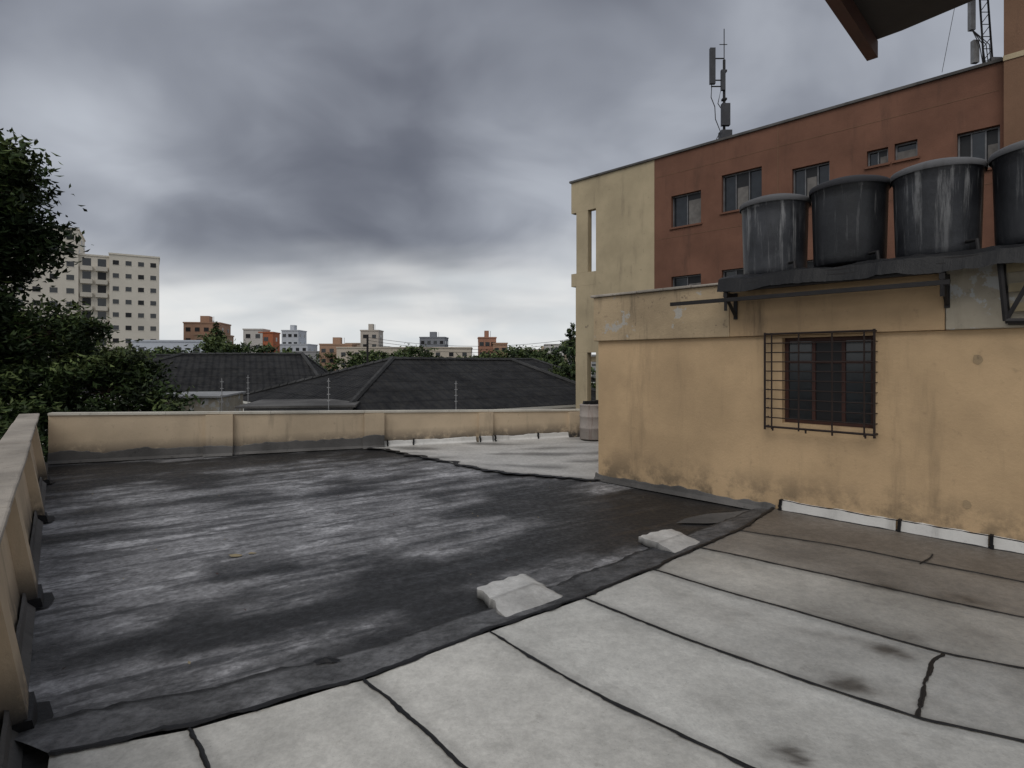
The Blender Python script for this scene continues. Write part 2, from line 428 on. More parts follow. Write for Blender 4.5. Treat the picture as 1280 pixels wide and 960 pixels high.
# far pale membrane
mb=MB();cols=[]
bd=smoothpl([(-3.3,12.9),(-2.82,12.6),(-1.27,11.1),(-.286,10.05),(.6,9.7),(1.6,9.3)],60)
fr=[C0+e*(5.9+(15-5.9)*i/60)-en*.06 for i in range(61)]
for i in range(61):
    for j in range(25):
        f=j/24; x=bd[i][0]+(fr[i].x-bd[i][0])*f; y=bd[i][1]+(fr[i].y-bd[i][1])*f
        n=noise.fractal(V((x*.8,y*1.6,4)),.8,2,5); s_=max(0,min(1,(noise.noise(V((x*.7,y*2.2,9)))-.15)*3.5))
        k=.47*(1+.25*n)*(1-.6*s_)*(.5 if f<.03 else 1)
        mb.v.append((x,y,.016)); cols.append((k,k*.975,k*.92))
for i in range(60):
    for j in range(24):
        q=i*25+j; mb.f.append((q,q+25,q+26,q+1)); mb.m.append(0)
mb.make('membrane_far',[M_mem],cols=cols,parent=mem)
mb=MB(); ribbon(mb,[tuple(p) for p in bd],.022,.06,31,wob=.16,amp=1.4)
mb.make('membrane_far_edge',[M_black],parent=mem)
# folded membrane pieces over the scuppers
def flap(quad,h,name):
    mb=MB();cols=[];n=20
    a,b,c,d=[V((*q,0)) for q in quad]
    for i in range(n+1):
        for j in range(n+1):
            u,v=i/n,j/n
            p=a*(1-u)*(1-v)+b*u*(1-v)+c*u*v+d*(1-u)*v
            pv=1 if v<.5 else max(0,(1-v)/.5)
            pu=1 if u<.78 else max(0,(1-u)/.22)
            z=.016+ZP*.55+h*min(pv,pu)*(.35+.65*min(1,v/.5))
            z+=.004*noise.noise(V((p.x*9,p.y*9,1)))
            r=.028
            if i in(0,n) or j in(0,n):
                p.x+=r*noise.noise(V((u*7,v*7,2+a.x))); p.y+=r*noise.noise(V((u*7,v*7,6+a.x)))
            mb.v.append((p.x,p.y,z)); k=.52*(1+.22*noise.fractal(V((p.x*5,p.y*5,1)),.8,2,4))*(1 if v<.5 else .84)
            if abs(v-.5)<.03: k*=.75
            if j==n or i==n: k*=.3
            cols.append((k,k*.98,k*.93))
    for i in range(n):
        for j in range(n):
            q=i*(n+1)+j; mb.f.append((q,q+n+1,q+n+2,q+1)); mb.m.append(0)
    ring=[i*(n+1) for i in range(n+1)]+[n*(n+1)+j for j in range(1,n+1)]+[i*(n+1)+n for i in range(n-1,-1,-1)]+[j for j in range(n-1,0,-1)]
    base_i=len(mb.v)
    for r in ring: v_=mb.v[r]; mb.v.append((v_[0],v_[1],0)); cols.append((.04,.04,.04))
    for k in range(len(ring)):
        k2=(k+1)%len(ring); mb.f.append((ring[k],ring[k2],base_i+k2,base_i+k)); mb.m.append(0)
    mb.make(name,[M_mem],cols=cols,smooth=False)
flap([(-.30,4.80),(.12,5.14),(.44,4.62),(-.02,4.19)],.05,'membrane_flap')
flap([(1.40,6.20),(1.86,6.54),(2.08,5.98),(1.68,5.60)],.045,'membrane_flap')
mb=MB(); 
pp=[(2.02,6.9),(2.2,7.1),(2.55,7.32),(2.9,7.4),(3.2,7.5),(3.05,7.2),(2.78,6.95),(2.4,6.88)]
mb.add([(x,y,.012) for x,y in pp][::-1]); mb.make('cement_patch',[M_up])
# debris
mb=MB()
for k in range(110):
    x=random.uniform(-7,2.5);y=random.uniform(3.2,11)
    if (V((x,y,0))-L0).dot(ln)>-.1 or (V((x,y,0))-C0).dot(en)>-.1 or y<interp(upper,x): continue
    r=random.uniform(.006,.02); th=random.uniform(0,3)
    c,s=math.cos(th)*r,math.sin(th)*r
    mb.add([(x-c,y-s,.006),(x+s*.5,y-c*.5,.012),(x+c,y+s,.016),(x-s*.5,y+c*.5,.01)],random.choice([0,1]))
def scrap(cx,cy,z,r,mi,seed):
    ring=[]
    for k in range(9):
        th=k*2*math.pi/9; rr_=r*(1+.7*noise.noise(V((math.cos(th)*1.3,math.sin(th)*1.3,seed))))
        ring.append(V((cx+rr_*math.cos(th)*1.4,cy+rr_*math.sin(th)*.8,z+.01*noise.noise(V((k,seed,2))))))
    c=V((cx,cy,z+r*.35))
    for k in range(9): mb.add([ring[k],ring[(k+1)%9],c],mi)
scrap(-1.22,3.66,.05,.055,2,4); scrap(-2.85,5.78,0.0,.05,0,7); scrap(-2.72,5.85,0.0,.03,0,9)
mb.make('scattered_debris',[M_slat,M_wood,M_black])
# ---------------------------------------------------------------- parapets
fp=empty('far_parapet_wall')
ztop=lambda t:1.0-.0225*t
mb=MB()
T=17
P=[C0+e*0,C0+e*T,C0+e*T+en*.15,C0+en*.15]
bt=[p+V((0,0,-.05)) for p in P]; tp=[P[0]+V((0,0,ztop(0)-.05)),P[1]+V((0,0,ztop(T)-.05)),P[2]+V((0,0,ztop(T)-.05)),P[3]+V((0,0,ztop(0)-.05))]
mb.add([bt[0],bt[1],tp[1],tp[0]]); mb.add([bt[1],bt[2],tp[2],tp[1]]); mb.add([bt[2],bt[3],tp[3],tp[2]]); mb.add([bt[3],bt[0],tp[0],tp[3]])
for a,b in ((2.74,3.26),(5.99,6.44),(8.74,9.1),(11.2,11.6)):
    mb.obox(C0+e*a-en*.10+V((0,0,-.03)),e*(b-a),en*.098,(0,0,ztop(b)-.03))
mb.make('wall_body',[M_par],parent=fp)
mb=MB()
for i in range(17):
    a,b=i+.0,i+1
    z0=ztop(a)-.05; z1=ztop(b)-.05; o=C0+e*a-en*.03
    q=[o+V((0,0,z0)),o+e*.995+V((0,0,z1)),o+e*.995+en*.21+V((0,0,z1)),o+en*.21+V((0,0,z0))]; t4=[p+V((0,0,.045)) for p in q]
    mb.add(q[::-1]);mb.add(t4)
    for k in range(4): mb.add([q[k],q[(k+1)%4],t4[(k+1)%4],t4[k]])
mb.make('coping',[M_cap],parent=fp,bevel=.008)
mb=MB()
def skirt(mb,O,u,nout,t0,t1,h,amp,seed,mi=0,thick=.03,step=.07):
    pr=None;t=t0
    while t<=t1+1e-6:
        hh=h+amp*noise.noise(V((t*1.6,seed,0)))+amp*.5*noise.noise(V((t*7,seed,3)))
        P=O+u*t
        cur=(P+nout*(.05+thick)+V((0,0,.006)),P+nout*thick+V((0,0,.06)),P+nout*thick*.6+V((0,0,hh)),P+V((0,0,hh+.01)))
        if pr:
            for j in range(3): mb.add([pr[j],cur[j],cur[j+1],pr[j+1]],mi)
        pr=cur;t+=step
skirt(mb,C0,e,-en,0,2.74,.20,.07,1); skirt(mb,C0-en*.10,e,-en,2.70,3.30,.2,.05,2); skirt(mb,C0,e,-en,3.26,5.99,.22,.10,3)
skirt(mb,C0-en*.10,e,-en,5.95,6.48,.30,.1,4)
skirt(mb,C0,e,-en,6.44,8.74,.13,.03,5,1); skirt(mb,C0-en*.10,e,-en,8.72,9.12,.15,.03,6,1); skirt(mb,C0,e,-en,9.1,14,.13,.03,7,1)
for t in (6.5,7.1,8.72,9.12,10.3,11.2):
    for z in range(5): mb.obox(C0+e*(t+.02*random.random())-en*(.075 if not 8.7<t<9.13 else .17)+V((0,0,.02+z*.03)),e*.03,en*.05,(0,0,.032),2)
mb.make('base_upstand',[M_up,M_upw,M_black],parent=fp)
lp=empty('left_parapet_wall')
mb=MB(); H=1.0; bat=.22; rec=.07
TL=16
def lq(t,d,z): return L0+l*t+ln*d+V((0,0,z))
z1=H-.05
mb.add([lq(0,rec,-.05),lq(0,bat,z1),lq(TL,bat,z1),lq(TL,rec,-.05)]); mb.add([lq(0,bat+.16,z1),lq(0,bat+.16,-.05),lq(TL,bat+.16,-.05),lq(TL,bat+.16,z1)])
mb.add([lq(0,rec,-.05),lq(0,.40,-.05),lq(0,.40,z1),lq(0,bat,z1)]); mb.add([lq(0,bat,z1),lq(0,.40,z1),lq(TL,.40,z1),lq(TL,bat,z1)])
POSTS=((2.0,.26),(4.85,.26),(7.95,.28),(9.95,.28),(11.9,.3),(14,.3))
for t,wd in POSTS:
    a0,a1=-.03,bat-.09
    q=[lq(t,a0,-.03),lq(t+wd,a0,-.03),lq(t+wd,a1,z1-.004),lq(t,a1,z1-.004)]
    r=[lq(t,rec+.03,-.03),lq(t+wd,rec+.03,-.03),lq(t+wd,bat+.03,z1-.004),lq(t,bat+.03,z1-.004)]
    mb.add(q[::-1]); mb.add([q[0],r[0],r[3],q[3]]); mb.add([q[1],q[2],r[2],r[1]]); mb.add([q[3],r[3],r[2],q[2]])
mb.make('wall_body',[M_par],parent=lp)
mb=MB()
for i in range(16):
    g=random.uniform(-.008,.008)
    mb.obox(lq(i+.0,bat-.10+g,H-.05),l*.99,ln*.31,(0,0,.05+g*.5))
mb.make('coping',[M_capd],parent=lp,bevel=.018)
mb=MB(); skirt(mb,L0+ln*(rec+.01),l,-ln,0.05,14,.13,.07,21)
for t,wd in POSTS:
    hs=[.08+.05*noise.noise(V((t+k*.4,1,2))) for k in range(6)]
    ring=[(t-.02,rec),(t-.02,-.048),(t+wd*.5,-.052),(t+wd+.02,-.048),(t+wd+.02,rec)]
    for k in range(4):
        a,b=ring[k],ring[k+1]
        mb.add([lq(a[0],a[1],-.01),lq(b[0],b[1],-.01),lq(b[0],b[1]+.018,hs[k+1]),lq(a[0],a[1]+.018,hs[k])],2)
        mb.add([lq(a[0],a[1]+.018,hs[k]),lq(b[0],b[1]+.018,hs[k+1]),lq(b[0],b[1]+.05,hs[k+1]+.004),lq(a[0],a[1]+.05,hs[k]+.004)],2)
    q=[lq(t-.06,0,.006),lq(t-.02,-.10,.004),lq(t+wd*.6,-.12,.004),lq(t+wd+.06,-.08,.004),lq(t+wd+.07,.04,.006)]
    mb.add(q,2)
mb.make('base_upstand',[M_up,M_upw,M_black],parent=lp)
# ---------------------------------------------------------------- annex
an=empty('rooftop_annex')
mb=MB()
WT0,WT1,WZ0,WZ1=2.97,4.0,1.20,2.31
mb.wall(A0,w,wn,0,9.5,-.05,2.34,[(WT0,WT1,WZ0,WZ1)],.14)
mb.add([A0+V((0,0,-.05)),A0+V((0,0,2.34)),A0+wn*4+V((0,0,2.34)),A0+wn*4+V((0,0,-.05))])
mb.add([A0+wn*4+V((0,0,-.05)),A0+wn*4+V((0,0,2.34)),A0+wn*4+w*9.5+V((0,0,2.34)),A0+wn*4+w*9.5+V((0,0,-.05))])
mb.add([A0+w*9.5+V((0,0,-.05)),A0+wn*4+w*9.5+V((0,0,-.05)),A0+wn*4+w*9.5+V((0,0,2.34)),A0+w*9.5+V((0,0,2.34))])
mb.make('walls',[M_annex],parent=an)
mb=MB()
mb.obox(A0-w*.06-wn*.06+V((0,0,2.343)),w*2.35,wn*.16,(0,0,.73))
mb.obox(A0-w*.06+wn*.103+V((0,0,2.343)),w*.16,wn*3.95,(0,0,.73))
mb.make('fascia',[M_fascia],parent=an,bevel=.012)
mb=MB(); mb.obox(A0+w*2.293-wn*.057+V((0,0,2.344)),w*2.39,wn*.16,(0,0,.69)); mb.make('fascia_under_tanks',[M_fascy],parent=an,bevel=.008)
mb=MB(); mb.obox(A0+w*4.69-wn*.075+V((0,0,2.343)),w*4.8,wn*.2,(0,0,.71)); mb.make('fascia_block',[M_block],parent=an,bevel=.012)
mb=MB()
for k in range(5): mb.obox(A0+w*(-.10+.46*k)-wn*(.10+.01*random.random())+V((0,0,3.076)),w*.455,wn*.24,(0,0,.03+.012*random.random()))
mb.make('fascia_coping',[M_capd],parent=an,bevel=.01)
mb=MB(); mb.obox(A0+w*.12+wn*.15+V((0,0,2.6)),w*9.3,wn*3.8,(0,0,.3)); mb.make('roof_slab',[M_up],parent=an)
mb=MB(); skirt(mb,A0,w,-wn,-.05,2.95,.10,.05,41,0); skirt(mb,A0,w,-wn,2.97,4.25,.18,.03,42,1,.05); skirt(mb,A0,w,-wn,4.27,5.05,.18,.03,43,1,.05); skirt(mb,A0,w,-wn,5.08,9,.18,.03,44,1,.05)
skirt(mb,A0-wn*.035,w,-wn,2.93,9,.07,.012,45,2,.02,.05)
for t in (2.96,4.26,5.065):
    for z in range(5): mb.obox(A0+w*(t-.014+.012*random.random())-wn*.075+V((0,0,.03+z*.034)),w*.03,wn*.08,(0,0,.036),2)
pr=None
for i in range(130):
    t=2.95+i*.045; h=.185+.03*noise.noise(V((t*1.6,42 if t<4.26 else (43 if t<5.065 else 44),0)))
    c=A0+w*t-wn*.028+V((0,0,h)); th=.006+.006*abs(noise.noise(V((t*6,1,1))))
    cur=(c-V((0,0,th)),c+V((0,0,th)))
    if pr: mb.add([pr[0],cur[0],cur[1],pr[1]],2)
    pr=cur
mb.make('base_upstand',[M_up,M_upw,M_black],parent=an)
mb=MB()
for px,z,r in ((4.95,2.02,.05),(4.86,.47,.045)):
    c=A0+w*px-wn*.004+V((0,0,z)); ring=[]
    for k in range(18):
        th=k*math.pi/9; rr=r*(1+.35*noise.noise(V((math.cos(th)*1.5,math.sin(th)*1.5,px))))
        ring.append(c+w*math.cos(th)*rr*.9+V((0,0,math.sin(th)*rr)))
    mb.add(ring[::-1])
mb.make('plaster_repairs',[weather('cement_spot',(.36,.265,.16),spots=.5)],parent=an)
# window
mb=MB()
O=A0+wn*.10
fw=.045
def rect(mb,O,u,n,t0,t1,z0,z1,fw,d,mi):
    mb.obox(O+u*t0+V((0,0,z0)),u*(t1-t0),n*d,(0,0,fw),mi); mb.obox(O+u*t0+V((0,0,z1-fw)),u*(t1-t0),n*d,(0,0,fw),mi)
    mb.obox(O+u*t0+V((0,0,z0+fw)),u*fw,n*d,(0,0,z1-z0-2*fw),mi); mb.obox(O+u*(t1-fw)+V((0,0,z0+fw)),u*fw,n*d,(0,0,z1-z0-2*fw),mi)
rect(mb,O,w,wn,WT0+.002,WT1-.002,WZ0+.002,WZ1-.002,fw,.04,0)
for t in (3.30,3.64): mb.obox(O+w*t+wn*.005+V((0,0,WZ0+fw)),w*.04,wn*.03,(0,0,WZ1-WZ0-2*fw),0)
mb.obox(O+wn*.01+w*(WT0+fw)+V((0,0,1.98)),w*(WT1-WT0-2*fw),wn*.02,(0,0,.03),0)
for a,b,m_ in ((WT0,3.31,1),(3.31,3.65,2),(3.65,WT1,1)):
    mb.add([O+wn*.025+w*a+V((0,0,WZ0)),O+wn*.025+w*b+V((0,0,WZ0)),O+wn*.025+w*b+V((0,0,WZ1)),O+wn*.025+w*a+V((0,0,WZ1))],m_)
mb.make('window',[M_wood,M_glass,M_glassd],parent=an)
# grille cage
mb=MB()
g0,g1,h0,h1=2.80,4.04,1.15,2.36; D=.13
def bar(a,b,r=.008): mb.tube([a,b],r,6)
def G(t,z,d=0): return A0-wn*d+w*t+V((0,0,z))
for z in (h0,h1): bar(G(g0,z,D),G(g1,z,D),.015)
for t in (g0,g1): bar(G(t,h0-.04,D),G(t,h1+.02,D),.015)
for k in range(1,10):
    z=h0+(h1-h0)*k/10
    bar(G(g0,z,D),G(g1,z,D),.008)
    bar(G(g0,z,D),G(g0,z,0),.006); bar(G(g1,z,D),G(g1,z,0),.006)
for z in (h0,h1):
    bar(G(g0,z,D),G(g0,z,0),.012); bar(G(g1,z,D),G(g1,z,0),.012)
for t in (g0+.09,g0+.42,g0+.80,g1-.10): bar(G(t,h0-.03,D+.008),G(t,h1,D+.008),.011)
for t in (2.9,3.3,3.6,3.95): mb.tube([G(t,h0-.05,D),G(t,h0,D)],.012,6)
mb.make('window_grille',[M_rust],parent=an)
# ---------------------------------------------------------------- tank platform
pf=empty('tank_platform')
mb=MB()
mb.obox(A0+w*2.35-wn*.38+V((0,0,2.93)),w*2.38,wn*.09,(0,0,.10))
mb.obox(A0+w*1.57-wn*.40+V((0,0,2.80)),w*3.2,wn*.05,(0,0,.05))
mb.obox(A0+w*2.30-wn*.36+V((0,0,3.035)),w*6,wn*1.3,(0,0,.05))
for t in (2.36,4.68):
    mb.obox(A0+w*t-wn*.40+V((0,0,2.86)),w*.05,wn*.335,(0,0,.06))
    mb.tube([A0+w*(t+.025)-wn*.36+V((0,0,2.86)),A0+w*(t+.025)-wn*.07+V((0,0,2.62))],.025,6)
    mb.obox(A0+w*t-wn*.085+V((0,0,2.58)),w*.05,wn*.02,(0,0,.36))
    mb.tube([A0+w*(t+.025)-wn*.38+V((0,0,2.68)),A0+w*(t+.025)-wn*.38+V((0,0,2.95))],.022,6)
mb.make('steel_bracket_frame',[M_steel],parent=pf)
mb=MB(); nx,ny=200,14
for i in range(nx+1):
    for j in range(ny+1):
        t=2.28+3.9*i/nx; f=j/ny; d=-.42+.75*f
        z=3.09+.06*min(1,f*4)+.05*noise.fractal(V((t*1.7,f*2,3)),.9,2.3,6)
        if j==0: z=2.95+.07*noise.fractal(V((t*1.1,1,1)),.8,2.4,6)
        p=A0+w*t+wn*(d+.05*noise.noise(V((t*2,f*3,8))))
        mb.v.append((p.x,p.y,z))
for i in range(nx):
    for j in range(ny):
        q=i*(ny+1)+j; mb.f.append((q,q+ny+1,q+ny+2,q+1)); mb.m.append(0)
mb.make('black_tarp',[M_black],parent=pf)
Ts=A0+wn*.3
for k,(t,dz) in enumerate(((2.764,-.01),(3.67,.02),(4.56,.0),(5.46,.02))):
    c=Ts+w*t
    par=empty('water_tank')
    mb=MB(); 
    mb.lathe((c.x,c.y,3.17+dz),[(0,0),(.375,0),(.388,.02),(.395,.08),(.397,.12),(.401,.30),(.408,.55),(.414,.80),(.416,.90),(.424,.91),(.426,.98),(.436,.985),(.438,1.0),(.42,1.004),(.41,1.0)],72)
    mb.make('body',[tankmat(k)],parent=par,smooth=True)
    mb=MB(); mb.lathe((c.x,c.y,4.17+dz),[(.442,-.06),(.447,-.055),(.449,-.01),(.440,.01),(.40,.03),(.30,.065),(.16,.09),(.06,.095),(0,.096)],72)
    mb.tube([c+V((0,0,4.25+dz)),c+V((0,0,4.30+dz))],[.06,.05],10)
    mb.make('lid',[weather('tank_lid_%d'%k,(.13,.13,.135) if k!=1 else (.045,.045,.05),spots=.7,streak=.6)],parent=par,smooth=True)
    mb=MB(); 
    mb.tube([c+w*.30-wn*.3+V((0,0,3.28)),c+w*.40-wn*.42+V((0,0,3.27)),c+w*.42-wn*.44+V((0,0,3.1))],.02,8)
    mb.make('outlet_pipe',[M_steel],parent=par)
mb=MB()
o=A0+w*5.20-wn*.34+V((0,0,2.40))
tl=V((0,0,1))*.66-w*.05
for d in (0,.26):
    mb.tube([o+wn*d,o+wn*d+tl],.026,6,0)
    mb.tube([o+wn*d+w*.95+V((0,0,-.05)),o+wn*d+tl+w*.8],.026,6,0)
    mb.tube([o+wn*d+tl,o+wn*d+tl+w*.8+V((0,0,.12))],.03,6,0)
    mb.tube([o+wn*d,o+wn*d+w*.95+V((0,0,-.05))],.03,6,0)
mb.tube([o,o+w*.35+tl],.022,6,0)
for k in range(3):
    z=.10+.2*k
    mb.obox(o+wn*.2+tl*(z/.66)+w*.03,w*.85+V((0,0,.04)),wn*.02,(0,0,.085),1)
mb.make('slatted_crate',[M_steel,M_slat])
# near eave overhead
ev=empty('roof_eave')
mb=MB()
ply=[(-.25,.9),(1.86,3.0),(1.99,2.86),(3.3,1.0)]
b3=[V((x,y,3.69)) for x,y in ply]; t3=[p+V((0,0,.05)) for p in b3]
mb.add(b3[::-1]); mb.add(t3)
for k in range(4): mb.add([b3[k],b3[(k+1)%4],t3[(k+1)%4],t3[k]])
mb.make('soffit',[M_steel],parent=ev)
mb=MB(); 
d1=(V((1.86,3.0,0))-V((-.25,.9,0))).normalized(); n1=V((d1.y,-d1.x,0))
mb.obox(V((-.2,.93,3.60))+n1*.02,d1*2.93,n1*.05,(0,0,.088))
mb.obox(V((.2,.93,3.58))+n1*.28,d1*2.25,n1*.06,(0,0,.108))
mb.make('rafters',[M_wood],parent=ev)
mb=MB()
for k in range(9):
    o=V((-.1,1.0,3.765))+d1*(.32*k); mb.tube([o+n1*.02,o+n1*1.0+d1*-.3],.04,8)
mb.make('roof_tiles',[weather('eave_tile',(.10,.06,.045))],parent=ev)
# ---------------------------------------------------------------- brown building
bb=empty('brown_apartment_building')
B0=V((2.33,22.0,0)); u=V((.714,-.70,0)); un=V((.70,.714,0)); ZT=9.0
wins=[(4.30,5.36,6.53,7.60,2),(6.05,7.29,6.72,7.90,3),(8.15,9.13,6.50,7.60,3),(10.03,10.51,7.20,7.62,2),(10.65,11.14,7.21,7.65,1),(11.93,12.72,6.58,7.55,3),
 (4.30,5.36,3.75,4.87,2),(6.05,7.29,3.75,4.9,3),(8.15,9.13,3.75,4.9,3),(11.0,12.0,3.75,4.9,3),(4.3,5.36,.9,2.1,2),(6.05,7.29,.9,2.1,3)]
mb=MB(); mb.wall(B0,u,un,3.66,12.8,-7,ZT,[x[:4] for x in wins],.2); mb.make('brown_facade',[M_brown],parent=bb)
mb=MB(); mb.wall(B0,u,un,1.18,3.657,-7,ZT,[],.18)
P=lambda t,d,z:B0+u*t+un*d+V((0,0,z))
mb.add([P(1.18,0,-7),P(1.18,0,ZT),P(1.18,8,ZT),P(1.18,8,-7)])
mb.obox(P(0,0,7.80),u*1.177,un*.25,(0,0,1.2)); mb.obox(P(0,.253,8.6),u*1.17,un*6,(0,0,.4))
mb.obox(P(0,0,4.93),u*1.177,un*.25,(0,0,.50)); mb.obox(P(0,.253,4.93),u*1.17,un*6,(0,0,.2))
mb.obox(P(.25,.0,5.433),u*.55,un*.25,(0,0,2.364))
mb.obox(P(.22,.0,2.35),u*.957,un*.25,(0,0,2.577)); mb.obox(P(.0,.253,2.0),u*1.17,un*6,(0,0,.2))
mb.obox(P(.22,.0,-7),u*.55,un*.25,(0,0,9.347))
mb.obox(P(.22,5.8,-7),u*.3,un*.25,(0,0,16))
mb.make('cream_wing',[M_cream],parent=bb)
mb=MB(); mb.obox(P(1.2,.3,-7),u*24,un*7.6,(0,0,15.9)); mb.make('core',[M_glassd],parent=bb)
mb=MB()
mb.obox(P(-.06,-.06,ZT+.002),u*12.86,un*.34,(0,0,.07)); mb.make('roof_coping',[M_up],parent=bb)
mb=MB()
for t0,t1,z0,z1,n in wins:
    O=B0+un*.12
    rect(mb,O,u,un,t0+.003,t1-.003,z0+.003,z1-.003,.04,.05,0)
    for k in range(1,n): mb.obox(O+u*(t0+(t1-t0)*k/n-.015)+un*.004+V((0,0,z0+.045)),u*.03,un*.04,(0,0,z1-z0-.09),0)
    O=B0+un*.15
    for k in range(n):
        a=t0+(t1-t0)*k/n;b=t0+(t1-t0)*(k+1)/n; dd=un*(.0 if k%2 else .03)
        mb.add([O+dd+u*a+V((0,0,z0)),O+dd+u*b+V((0,0,z0)),O+dd+u*b+V((0,0,z1)),O+dd+u*a+V((0,0,z1))],1+(k+int(t0))%2)
        if (k+int(t0*3))%3==1: mb.obox(O-un*.004+u*(a+.04)+V((0,0,z0+.04)),u*(b-a-.08),un*.003,(0,0,(z1-z0)*(.45+.4*random.random())),4)
    mb.obox(B0-un*.05+u*(t0-.05)+V((0,0,z0-.06)),u*(t1-t0+.1),un*.08,(0,0,.057),3)
mb.make('windows',[M_alu,M_glass,M_glassd,M_brown,plain('curtain',(.16,.15,.14),.9)],parent=bb)
mb=MB()
mb.obox(P(12.8,-.25,-7),u*12,un*.5,(0,0,19.5),0)
mb.obox(P(12.3,-.6,11.15),u*12,un*.9,(0,0,.35),1)
mb.obox(P(12.79,-.27,8.9),u*12,un*.019,(0,0,.12),1)
mb.make('stair_tower',[M_tan,M_cream],parent=bb)
mb=MB()
for z in (6.2,3.4,8.35): mb.obox(P(3.70,-.006,z),u*9.0,un*.005,(0,0,.012))
for t in (7.75,3.66): mb.obox(P(t,-.008,-5),u*.02,un*.006,(0,0,14-.02))
mb.make('render_joints',[M_tan],parent=bb)
# antennas
mb=MB(); p=P(6.0,.3,0); X=V((1,0,0))
mb.tube([p+V((0,0,9)),p+V((0,0,11.7))],.045,8,0); mb.tube([p+V((0,0,11.7)),p+V((0,0,12.7))],.015,6,0)
mb.tube([p+V((0,0,12.2))-X*.15,p+V((0,0,12.2))+X*.1],.012,6,0)
for dx,z0,z1_,wd in ((-.48,10.9,12.05,.17),(-.12,10.7,11.35,.13)): 
    mb.obox(p+X*(dx)+V((0,-.1,z0)),(wd,0,0),(0,.1,0),(0,0,z1_-z0),1)
mb.obox(p+X*-.12+V((0,-.16,9.55)),(.26,0,0),(0,.14,0),(0,0,.7),1)
mb.obox(p+X*-.14+V((0,-.16,9.05)),(.34,0,0),(0,.3,0),(0,0,.35),1)
for z in (11.05,11.75,10.85): mb.tube([p+V((0,0,z)),p+X*-.42+V((0,0,z))],.02,6,0)
mb.tube([p+X*-.4+V((0,0,10.9)),p+X*-.42+V((0,0,10.5)),p+X*-.30+V((0,0,10.2)),p+X*-.28+V((0,0,9.8)),p+X*-.12+V((0,0,9.4)),p+X*-.3+V((0,0,9.05))],.014,6,0)
mb.tube([p+X*-.05+V((0,0,11)),p+X*-.2+V((0,0,10.3)),p+X*.06+V((0,0,9.9)),p+V((0,0,9.3))],.014,6,0)
for z in (9.9,10.4,11.3): mb.obox(p+V((-.07,-.07,z)),(.14,0,0),(0,.14,0),(0,0,.06),0)
mb.make('cell_antenna',[M_steel,plain('antenna_grey',(.05,.05,.055),.5)])
mb=MB(); p=P(12.4,.6,0)
for dx in (0,.22):
    mb.tube([p+X*dx+V((0,0,9)),p+X*(dx*.8-.25)+V((0,0,13))],.022,6,0)
for k in range(12):
    z=9.1+.3*k; f=(z-9)/4; a=p+X*(-.25*f)+V((0,0,z)); b=p+X*(.22-.29*f)+V((0,0,z+.28)); mb.tube([a,b],.010,5,0); mb.tube([V((a.x,a.y,z+.28)),b],.010,5,0)
mb.obox(p+V((-.35,-.1,9.3)),(.14,0,0),(0,.1,0),(0,0,.55),1); mb.obox(p+V((-.42,-.1,10.1)),(.12,0,0),(0,.1,0),(0,0,.8),1)
mb.obox(p+V((.05,-.15,9.1)),(.25,0,0),(0,.1,0),(0,0,.3),1)
mb.tube([p+V((-1.2,-.2,9.0)),p+V((-.5,-.2,12.6))],.006,5,0)
for k in range(4): mb.tube([p+V((-.4,-.1,10.1)),p+V((-.25+.08*k,-.15,9.7)),p+V((-.1+.06*k,-.1,9.1))],.01,5,0)
mb.make('cell_antenna',[M_steel,plain('antenna_grey2',(.22,.22,.22),.5)])
# ---------------------------------------------------------------- barrel by the annex
mb=MB(); c=(2.02,14.2,0.05)
mb.lathe(c,[(0,0),(.29,0),(.30,.02),(.30,.26),(.315,.28),(.30,.30),(.30,.55),(.315,.57),(.30,.59),(.30,.84),(.315,.86),(.29,.87),(.0,.86)],36)
mb.make('rusty_barrel',[weather('barrel_paint',(.36,.32,.29),dirt=(.12,.04,.025),streak=.95,spots=.8,scale=2.2)],smooth=True)
mb=MB()
for k in range(9):
    a=random.uniform(0,6.3); r=random.uniform(0,.22); q=V((c[0]+r*math.cos(a),c[1]+r*math.sin(a),.92)); s_=random.uniform(.05,.09)
    mb.obox(q,(s_*1.6,s_*.3,0),(-s_*.4,s_,0),(0.02,0,s_),0)
mb.make('barrel_cover_scraps',[M_black])
